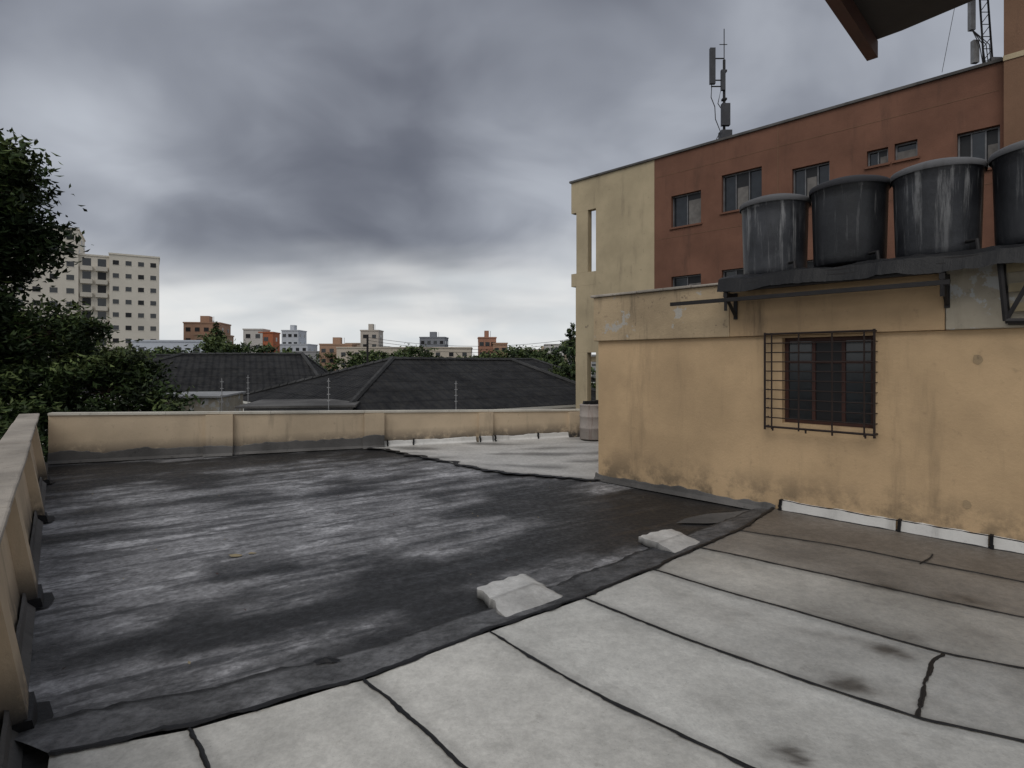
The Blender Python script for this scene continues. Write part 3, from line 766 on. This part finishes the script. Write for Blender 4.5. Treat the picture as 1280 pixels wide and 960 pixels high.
# ---------------------------------------------------------------- neighbour roofs
M_ridge=weather('ridge_cement',(.055,.055,.055),var=.4)
def hip(name,FL,FR,BR,BL,R1,R2,z0,wall):
    par=empty(name)
    FL,FR,BR,BL=[V((*p,z0)) for p in (FL,FR,BR,BL)]; R1,R2=V(R1),V(R2)
    mb=MB()
    def face(pts,a,b):
        ux=(b-a).normalized(); nrm=(pts[1]-pts[0]).cross(pts[2]-pts[0]).normalized(); vy=nrm.cross(ux)
        mb.add(pts,0,[((p-a).dot(ux),(p-a).dot(vy)) for p in pts])
    face([FL,FR,R2,R1],FL,FR); face([FR,BR,R2],FR,BR); face([BR,BL,R1,R2],BR,BL); face([BL,FL,R1],BL,FL)
    mb.make('roof_slopes',[M_tile],parent=par)
    mb=MB()
    up=V((0,0,.05))
    for a,b in ((R1,R2),(R1,FL),(R1,BL),(R2,FR),(R2,BR)):
        n=int((b-a).length/.5)+1
        for k in range(n):
            p=a+(b-a)*k/n+up; q=a+(b-a)*(k+.95)/n+up*.6; mb.tube([p,q],[.12,.10],6,0)
    mb.make('ridge_caps',[M_ridge],parent=par)
    mb=MB()
    c=(FL+FR+BR+BL)/4
    I=[p+(c-p)*.04 for p in (FL,FR,BR,BL)]
    for a,b in zip(I,I[1:]+I[:1]): mb.add([V((a.x,a.y,-7)),V((b.x,b.y,-7)),V((b.x,b.y,z0)),V((a.x,a.y,z0))])
    for a,b in zip((FL,FR,BR,BL),(FR,BR,BL,FL)): 
        mb.add([a+V((0,0,-.12)),b+V((0,0,-.12)),b-V((0,0,.01)),a-V((0,0,.01))])
    mb.make('walls',[wall],parent=par)
hip('corrugated_roof_house',(-5.87,19.1),(5.2,26.4),(-3.2,35.9),(-14.3,28.6),(-5.7,26.7,2.1),(0,30.4,2.05),.1,M_white)
hip('corrugated_roof_house',(-25,28.5),(-11.5,35),(-14,46),(-28,42),(-21.5,36.5,2.45),(-14.8,39.5,2.5),.2,M_white)
hip('corrugated_roof_house',(-10,42),(8,50),(4,60),(-14,54),(-6,49,2.2),(2,53,2.2),.2,M_white)
hip('corrugated_roof_house',(-40,44),(-26,48),(-28,60),(-42,56),(-36,52,2.6),(-31,54,2.6),.2,M_white)
lw=empty('low_white_house')
mb=MB(); mb.obox((-8.9,18.6,-7),(3.4,.5,0),(-.6,3,0),(0,0,7.45),0); mb.make('walls',[M_whiteg],parent=lw)
mb=MB(); mb.obox((-9.1,18.4,.453),(3.8,.55,0),(-.65,3.4,0),(0,0,.07),2)
mb.obox((-12.8,19.5,-7),(2.4,.4,0),(-.6,3,0),(0,0,7.72),1)
mb.obox((-12.9,19.4,.723),(2.6,.43,0),(-.62,3.2,0),(0,0,.06),0)
mb.make('eaves',[M_whiteg,M_block,M_up],parent=lw)
ef=MB()
for x,y,h in ((-8.6,16.6,1.5),(-5.6,17.1,1.5),(-1.9,19.0,1.35),(-9.9,21,1.5)):
    ef.tube([(x,y,-.2),(x,y,h)],.014,6,0)
    for z in (h-.1,h-.3,h-.5,h-.7): ef.tube([(x-.05,y,z),(x+.05,y,z)],.012,5,0)
ef.make('fence_rods',[M_whiteg])
mb=MB()
for k in range(3):
    pts=[]
    for i in range(13):
        f=i/12; pts.append((-16+24*f,62,4.0+.35*k-1.0*4*f*(1-f)))
    mb.tube(pts,.02,4,0,False)
for x in (-16,8): mb.tube([(x,62,-7),(x,62,5.0)],.12,8,0)
mb.make('power_line',[M_steel])
# ---------------------------------------------------------------- city
g=MB(); g.add([(-4000,-4000,-7),(4000,-4000,-7),(4000,4000,-7),(-4000,4000,-7)])
g.make('ground',[weather('ground_mix',(.10,.10,.09),dirt=(.04,.06,.03),scale=.05)])
bc={}
def cmat(c):
    if c not in bc: bc[c]=weather('render_%d'%len(bc),c,dirt=tuple(x*.5 for x in c),var=.08,streak=.25,spots=.1,scale=.15)
    return bc[c]
def block(name,o,u_,wd,dp,z1,c,cols=4,fl=2.9,ww=1.2,wh=1.1,z0=-7,par=None,slab=False,top=True,tank=False):
    o=V((*o,0)); u_=V((*u_,0)).normalized(); n=V((-u_.y,u_.x,0))
    par_=par or empty(name)
    mb=MB(); mb.obox(o+V((0,0,z0)),u_*wd,n*dp,(0,0,z1-z0),0)
    if top:
        mb.obox(o-u_*.15-n*.15+V((0,0,z1+.003)),u_*(wd+.3),n*(dp+.3),(0,0,.35),0)
    if tank:
        mb.obox(o+u_*wd*.35+n*dp*.3+V((0,0,z1+.36)),u_*wd*.25,n*dp*.3,(0,0,1.9),0)
        mb.tube([o+u_*wd*.7+n*dp*.4+V((0,0,z1+.3)),o+u_*wd*.7+n*dp*.4+V((0,0,z1+2.2))],.05,5,2)
    z=z1-2.2
    while z>-3:
        for k in range(cols):
            t=wd*(k+.5)/cols-ww/2
            mb.obox(o+u_*(t-.08)-n*.05+V((0,0,z-.08)),u_*(ww+.16),n*.045,(0,0,.07),0)
            q=o+u_*t-n*.02+V((0,0,z)); mb.obox(q,u_*ww,n*.018,(0,0,wh),1+((k*7+int(z*3))%3==0))
            if slab: mb.obox(o+u_*(t-.3)-n*.9+V((0,0,z-1.0)),u_*(ww+.6),n*.89,(0,0,.95),3)
        for k in range(max(1,int(dp/4))):
            t=dp*(k+.5)/max(1,int(dp/4))-ww/2
            for side in (0,1):
                q=o+n*t+(u_*(wd+.002) if side else u_*-.02)+V((0,0,z)); mb.obox(q,n*ww,u_*.018,(0,0,wh),1)
        z-=fl
    mb.make('body',[cmat(c),M_glass,M_glassd,cmat(tuple(x*.85 for x in c))],parent=par_)
    return par_
W=(.66,.61,.52)
tw=empty('white_apartment_tower')
o=V((-97,116)); du=V((.84,.543)); dn=V((-.543,.84))
block('',o+du*-8,(.84,.543),13.7,14,30.0,W,5,2.85,1.3,1.1,par=tw)
block('',o+du*5.72+dn*.8,(.84,.543),5.3,13,24.8,W,2,2.85,1.5,1.7,par=tw,slab=True)
block('',o+du*11.05,(.84,.543),9.2,14,25.4,W,4,2.85,1.1,1.0,par=tw)
block('low_commercial_building',(-76,112),(1,.1),14,10,6.0,(.5,.53,.58),4)
block('tan_brick_block',(-88,150),(.98,.2),9,10,12.3,(.36,.22,.15),4,tank=True)
block('tan_brick_block',(-84,148),(.98,.2),7,10,9.0,(.38,.25,.17),3)
b=block('orange_white_block',(-72,150),(1,.1),5,6,10.5,(.55,.52,.48),2); block('',(-68,150.5),(1,.1),3.6,6,9.7,(.42,.14,.07),1,par=b)
b=block('grey_office_block',(-85,200),(1,.0),12,10,8,(.45,.47,.5),5); block('',(-82.5,200.5),(1,0),6,8,13,(.5,.52,.55),3,par=b,z0=7,tank=True)
block('tan_brick_block',(-55,160),(1,.1),9,8,6.8,(.40,.26,.18),4,tank=True)
block('long_warehouse',(-47,150),(1,.05),36,12,5.6,(.50,.44,.36),10)
block('water_tower_block',(-46,170),(1,.0),5.5,6,11.3,(.44,.40,.35),2,tank=True)
block('tan_brick_block',(-52,175),(1,.0),6,6,7.5,(.40,.32,.25),2)
block('grey_office_block',(-33,200),(1,-.05),9,8,10.5,(.22,.23,.25),4,tank=True)
block('cream_house_row',(-24,170),(1,0),8,8,5.5,(.48,.43,.36),4)
block('tan_brick_block',(-9.5,160),(1,0.1),5,6,8.7,(.36,.19,.13),3,tank=True)
block('tan_brick_block',(-5.3,158),(1,0.1),4,6,7.0,(.40,.24,.16),2)
block('white_apartment_block',(12.5,210),(1,0),7,8,8.3,(.55,.53,.5),4); block('white_apartment_block',(21,190),(1,0),6,8,7,(.5,.46,.42),3)
rb=random.Random(21)
for k in range(85):
    Y=rb.uniform(180,560); X_=rb.uniform(-.95,.3)*Y
    block('distant_house',(X_,Y),(1,rb.uniform(-.3,.3)),rb.uniform(5,20),9,rb.uniform(1.0,2+Y*.022),rb.choice([(.5,.47,.42),(.36,.26,.2),(.5,.5,.48),(.30,.30,.30),(.44,.36,.27)]),rb.choice([2,3,5]),tank=rb.random()<.4)
# ---------------------------------------------------------------- trees
def tree(name,base,clumps,nl,ls,sub=26,trunk=.3,seed=1,sub_r=.28):
    rnd=random.Random(seed); par=empty(name)
    mb=MB(); top=V(clumps[0][0]); b0=V(base)
    fork=b0+(top-b0)*.55
    mid=(b0+fork)/2+V((rnd.uniform(-.2,.2),rnd.uniform(-.2,.2),0))
    mb.tube([b0,mid,fork],[trunk,trunk*.8,trunk*.6],10)
    leaf=MB()
    vol=sum(r[0]*r[1]*r[2] for _,r in clumps)
    for c,r in clumps:
        c=V(c); m1=(fork+c)/2+V((rnd.uniform(-.3,.3),rnd.uniform(-.3,.3),rnd.uniform(0,.3)))
        mb.tube([fork,m1,c],[trunk*.5,trunk*.3,trunk*.1],7)
        subs=[]
        for k in range(sub):
            d=V((rnd.gauss(0,1),rnd.gauss(0,1),rnd.gauss(0,1))).normalized()
            rr=rnd.uniform(.35,1.0)**.6
            s_=c+V((d.x*r[0],d.y*r[1],d.z*r[2]))*rr; subs.append((s_,rr,d))
            if k%3==0: mb.tube([c,(c+s_)/2+V((0,0,.1)),s_],[trunk*.1,trunk*.06,trunk*.03],5)
        n=int(nl*r[0]*r[1]*r[2]/vol)
        mr=min(r)
        for k in range(n):
            s_,rr,d=rnd.choice(subs)
            q=V((rnd.gauss(0,1),rnd.gauss(0,1),rnd.gauss(0,.75)))*mr*sub_r*.75
            p=s_+q
            a=V((rnd.gauss(0,1),rnd.gauss(0,1),rnd.gauss(-.3,.6))).normalized(); b_=a.cross(V((rnd.gauss(0,.6),rnd.gauss(0,.6),1))).normalized()
            L=ls*rnd.uniform(.6,1.3); Wd=L*.45
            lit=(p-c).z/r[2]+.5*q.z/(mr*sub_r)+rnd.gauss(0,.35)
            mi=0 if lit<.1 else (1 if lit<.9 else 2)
            nn=a.cross(b_)*L*.12
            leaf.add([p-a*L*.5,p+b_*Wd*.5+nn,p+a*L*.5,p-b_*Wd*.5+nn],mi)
    mb.make('trunk_and_limbs',[M_bark],parent=par,smooth=True)
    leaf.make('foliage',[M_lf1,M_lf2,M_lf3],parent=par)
tree('broadleaf_tree',(-16,14.5,-7),[((-14.9,14.5,6.0),(2.6,2.2,2.0)),((-15.0,14,4.0),(2.1,2.0,1.7)),((-15.2,15,7.2),(1.8,2,1.0)),((-15.5,13.5,2.5),(2.2,2,1.6)),((-13.1,14.2,6.3),(.9,1,.7)),((-13.6,14.2,5.1),(.7,1,.6))],52000,.23,sub=40,seed=3,sub_r=.24)
tree('broadleaf_tree',(-13,16.5,-7),[((-13.0,16,1.6),(2.2,1.8,1.5)),((-11.3,15.6,1.1),(1.6,1.5,1.2)),((-14.8,15.5,2.0),(1.9,1.8,1.5)),((-10.1,15.2,.4),(1.4,1.2,.9)),((-12.4,15.2,2.8),(1.2,1,.8)),((-13.0,14,.3),(2.3,1.5,1.4)),((-15,13.5,.5),(2.,1.5,1.4))],56000,.18,sub=38,seed=5,sub_r=.24)
tree('broadleaf_tree',(0,62,-7),[((-1.6,60,1.0),(2.6,3,2.0)),((1.8,60,.7),(2.4,3,1.9)),((.0,60,2.2),(2.0,2,1.4)),((-3.5,60,.8),(1.6,2,1.4))],9000,.42,seed=8)
tree('broadleaf_tree',(5,55,-7),[((5.3,50,.8),(1.8,2,1.2)),((4.3,50,.0),(2,2,1.3)),((6.3,50,-.5),(2,2,1.6))],6000,.4,seed=9)
tree('conifer_tree',(-47.5,90,-7),[((-47.5,90,4.5),(1.5,1.5,1.6)),((-47.5,90,6.3),(1.0,1,1.3)),((-47.5,90,7.7),(.5,.5,.9))],3000,.45,seed=10)
tree('conifer_tree',(13.0,120,-7),[((12.6,120,5),(1.6,1.6,1.6)),((12.8,120,7.5),(1.1,1,1.6)),((13,120,9.5),(.5,.5,1.2))],2500,.6,seed=11)
cl=[]
rr=random.Random(4)
for k in range(60):
    Y=rr.uniform(70,170); X_=rr.uniform(-.72,.13)*Y
    cl.append(((X_,Y,rr.uniform(-.5,2.2+Y*.009)),(rr.uniform(2.5,5),3,rr.uniform(1.6,2.8))))
tree('distant_trees',(-40,100,-7),[((-50,100,2.5),(4,3,2.2))]+cl,44000,.75,sub=18,trunk=.01,seed=12)
# ---------------------------------------------------------------- world
wd=bpy.data.worlds.new('World'); S.world=wd; wd.use_nodes=True; nt=wd.node_tree
for n in list(nt.nodes): nt.nodes.remove(n)
out=N(nt,'ShaderNodeOutputWorld'); bg1=N(nt,'ShaderNodeBackground'); bg2=N(nt,'ShaderNodeBackground'); mx=N(nt,'ShaderNodeMixShader')
sky=N(nt,'ShaderNodeTexSky'); sky.sky_type='NISHITA'; sky.sun_disc=False
SE,SA=math.radians(52),math.radians(205)
sky.sun_elevation=SE; sky.sun_rotation=SA; sky.dust_density=3
nt.links.new(sky.outputs[0],bg1.inputs[0]); bg1.inputs[1].default_value=.08
tc=N(nt,'ShaderNodeTexCoord').outputs['Generated']
sp=N(nt,'ShaderNodeSeparateXYZ'); nt.links.new(tc,sp.inputs[0])
zc=math_(nt,'MAXIMUM',sp.outputs[2],0.0)
def wn_(zoff,scale,loc,detail,rough,lo,hi,st=(1,1,1),dist=0):
    den=math_(nt,'ADD',zc,zoff)
    cb=N(nt,'ShaderNodeCombineXYZ')
    nt.links.new(math_(nt,'DIVIDE',sp.outputs[0],den),cb.inputs[0]); nt.links.new(math_(nt,'DIVIDE',sp.outputs[1],den),cb.inputs[1])
    mp=N(nt,'ShaderNodeMapping'); mp.inputs['Location'].default_value=loc; mp.inputs['Scale'].default_value=st
    nt.links.new(cb.outputs[0],mp.inputs[0])
    n=N(nt,'ShaderNodeTexNoise'); n.inputs['Scale'].default_value=scale; n.inputs['Detail'].default_value=detail; n.inputs['Roughness'].default_value=rough; n.inputs['Distortion'].default_value=dist
    nt.links.new(mp.outputs[0],n.inputs['Vector'])
    r=N(nt,'ShaderNodeMapRange'); r.interpolation_type='SMOOTHSTEP'; r.inputs[1].default_value=lo; r.inputs[2].default_value=hi
    nt.links.new(n.outputs['Fac'],r.inputs[0]); return r.outputs[0]
c1=wn_(.45,1.5,(3.1,1.2,0),3,.5,.30,.70,(1,1,1),.3)
c2=wn_(.40,3.0,(1.1,4.2,0),4,.48,.28,.72,(1,1.1,1),.4)
c3=wn_(.30,1.6,(5.1,2.2,0),3,.5,.3,.7,(.5,1.1,1),.2)
def dirg(d,p0,p1):
    v=N(nt,'ShaderNodeVectorMath',operation='DOT_PRODUCT'); nt.links.new(tc,v.inputs[0]); v.inputs[1].default_value=V(d).normalized()
    r=N(nt,'ShaderNodeMapRange'); r.interpolation_type='SMOOTHSTEP'; r.inputs[1].default_value=p0; r.inputs[2].default_value=p1
    nt.links.new(v.outputs['Value'],r.inputs[0]); return r.outputs[0]
dark=math_(nt,'MAXIMUM',dirg((-.36,1,.26),.88,.998),dirg((-.12,1,.50),.88,.998))
dark=math_(nt,'MAXIMUM',dark,math_(nt,'MULTIPLY',dirg((-.70,1,.35),.92,.998),.9))
v=math_(nt,'ADD',math_(nt,'MULTIPLY',c1,.32),math_(nt,'MULTIPLY',c2,.20))
v=math_(nt,'ADD',v,.41)
v=math_(nt,'SUBTRACT',v,math_(nt,'MULTIPLY',dark,.36))
v=math_(nt,'ADD',v,math_(nt,'MULTIPLY',dirg((.12,1,.34),.955,.998),.14))
v=math_(nt,'ADD',v,math_(nt,'MULTIPLY',dirg((-.54,1,.52),.965,.999),.14))
v=math_(nt,'ADD',v,math_(nt,'MULTIPLY',dirg((-.86,1,.28),.98,.9995),.28),True)
ramp=N(nt,'ShaderNodeValToRGB'); el=ramp.color_ramp.elements
el[0].position=0; el[0].color=(.095,.103,.130,1); el[1].position=1; el[1].color=(.62,.66,.72,1)
for p_,c_ in ((.25,(.155,.165,.198,1)),(.5,(.265,.282,.325,1)),(.75,(.43,.455,.505,1))):
    x=el.new(p_); x.color=c_
nt.links.new(v,ramp.inputs[0])
wob=math_(nt,'MULTIPLY',math_(nt,'SUBTRACT',c3,.5),.075)
zz=math_(nt,'ADD',sp.outputs[2],wob)
hr=N(nt,'ShaderNodeMapRange'); hr.interpolation_type='SMOOTHSTEP'; hr.inputs[1].default_value=.06; hr.inputs[2].default_value=.235; hr.inputs[3].default_value=1; hr.inputs[4].default_value=0
nt.links.new(zz,hr.inputs[0])
hcol=mixc(nt,c2,(.66,.69,.71),(.80,.80,.79))
col=mixc(nt,hr.outputs[0],ramp.outputs[0],hcol)
nt.links.new(col,bg2.inputs[0]); bg2.inputs[1].default_value=1.06
mx.inputs[0].default_value=.93
nt.links.new(bg1.outputs[0],mx.inputs[1]); nt.links.new(bg2.outputs[0],mx.inputs[2]); nt.links.new(mx.outputs[0],out.inputs[0])
sd=bpy.data.lights.new('sun','SUN'); sd.energy=1.2; sd.angle=math.radians(40); sd.color=(1,.96,.9)
so=bpy.data.objects.new('sun',sd); bpy.context.collection.objects.link(so)
dirv=V((math.sin(SA)*math.cos(SE),math.cos(SA)*math.cos(SE),math.sin(SE)))
so.rotation_euler=dirv.to_track_quat('Z','Y').to_euler(); so.location=(0,-5,20)
# camera
cd=bpy.data.cameras.new('camera'); co=bpy.data.objects.new('camera',cd); bpy.context.collection.objects.link(co)
co.location=(0,0,2); co.rotation_euler=(math.radians(90),0,0)
cd.sensor_width=36; cd.lens=36*700/1280; cd.shift_y=-28/1280; cd.clip_end=6000; cd.clip_start=.05
S.camera=co
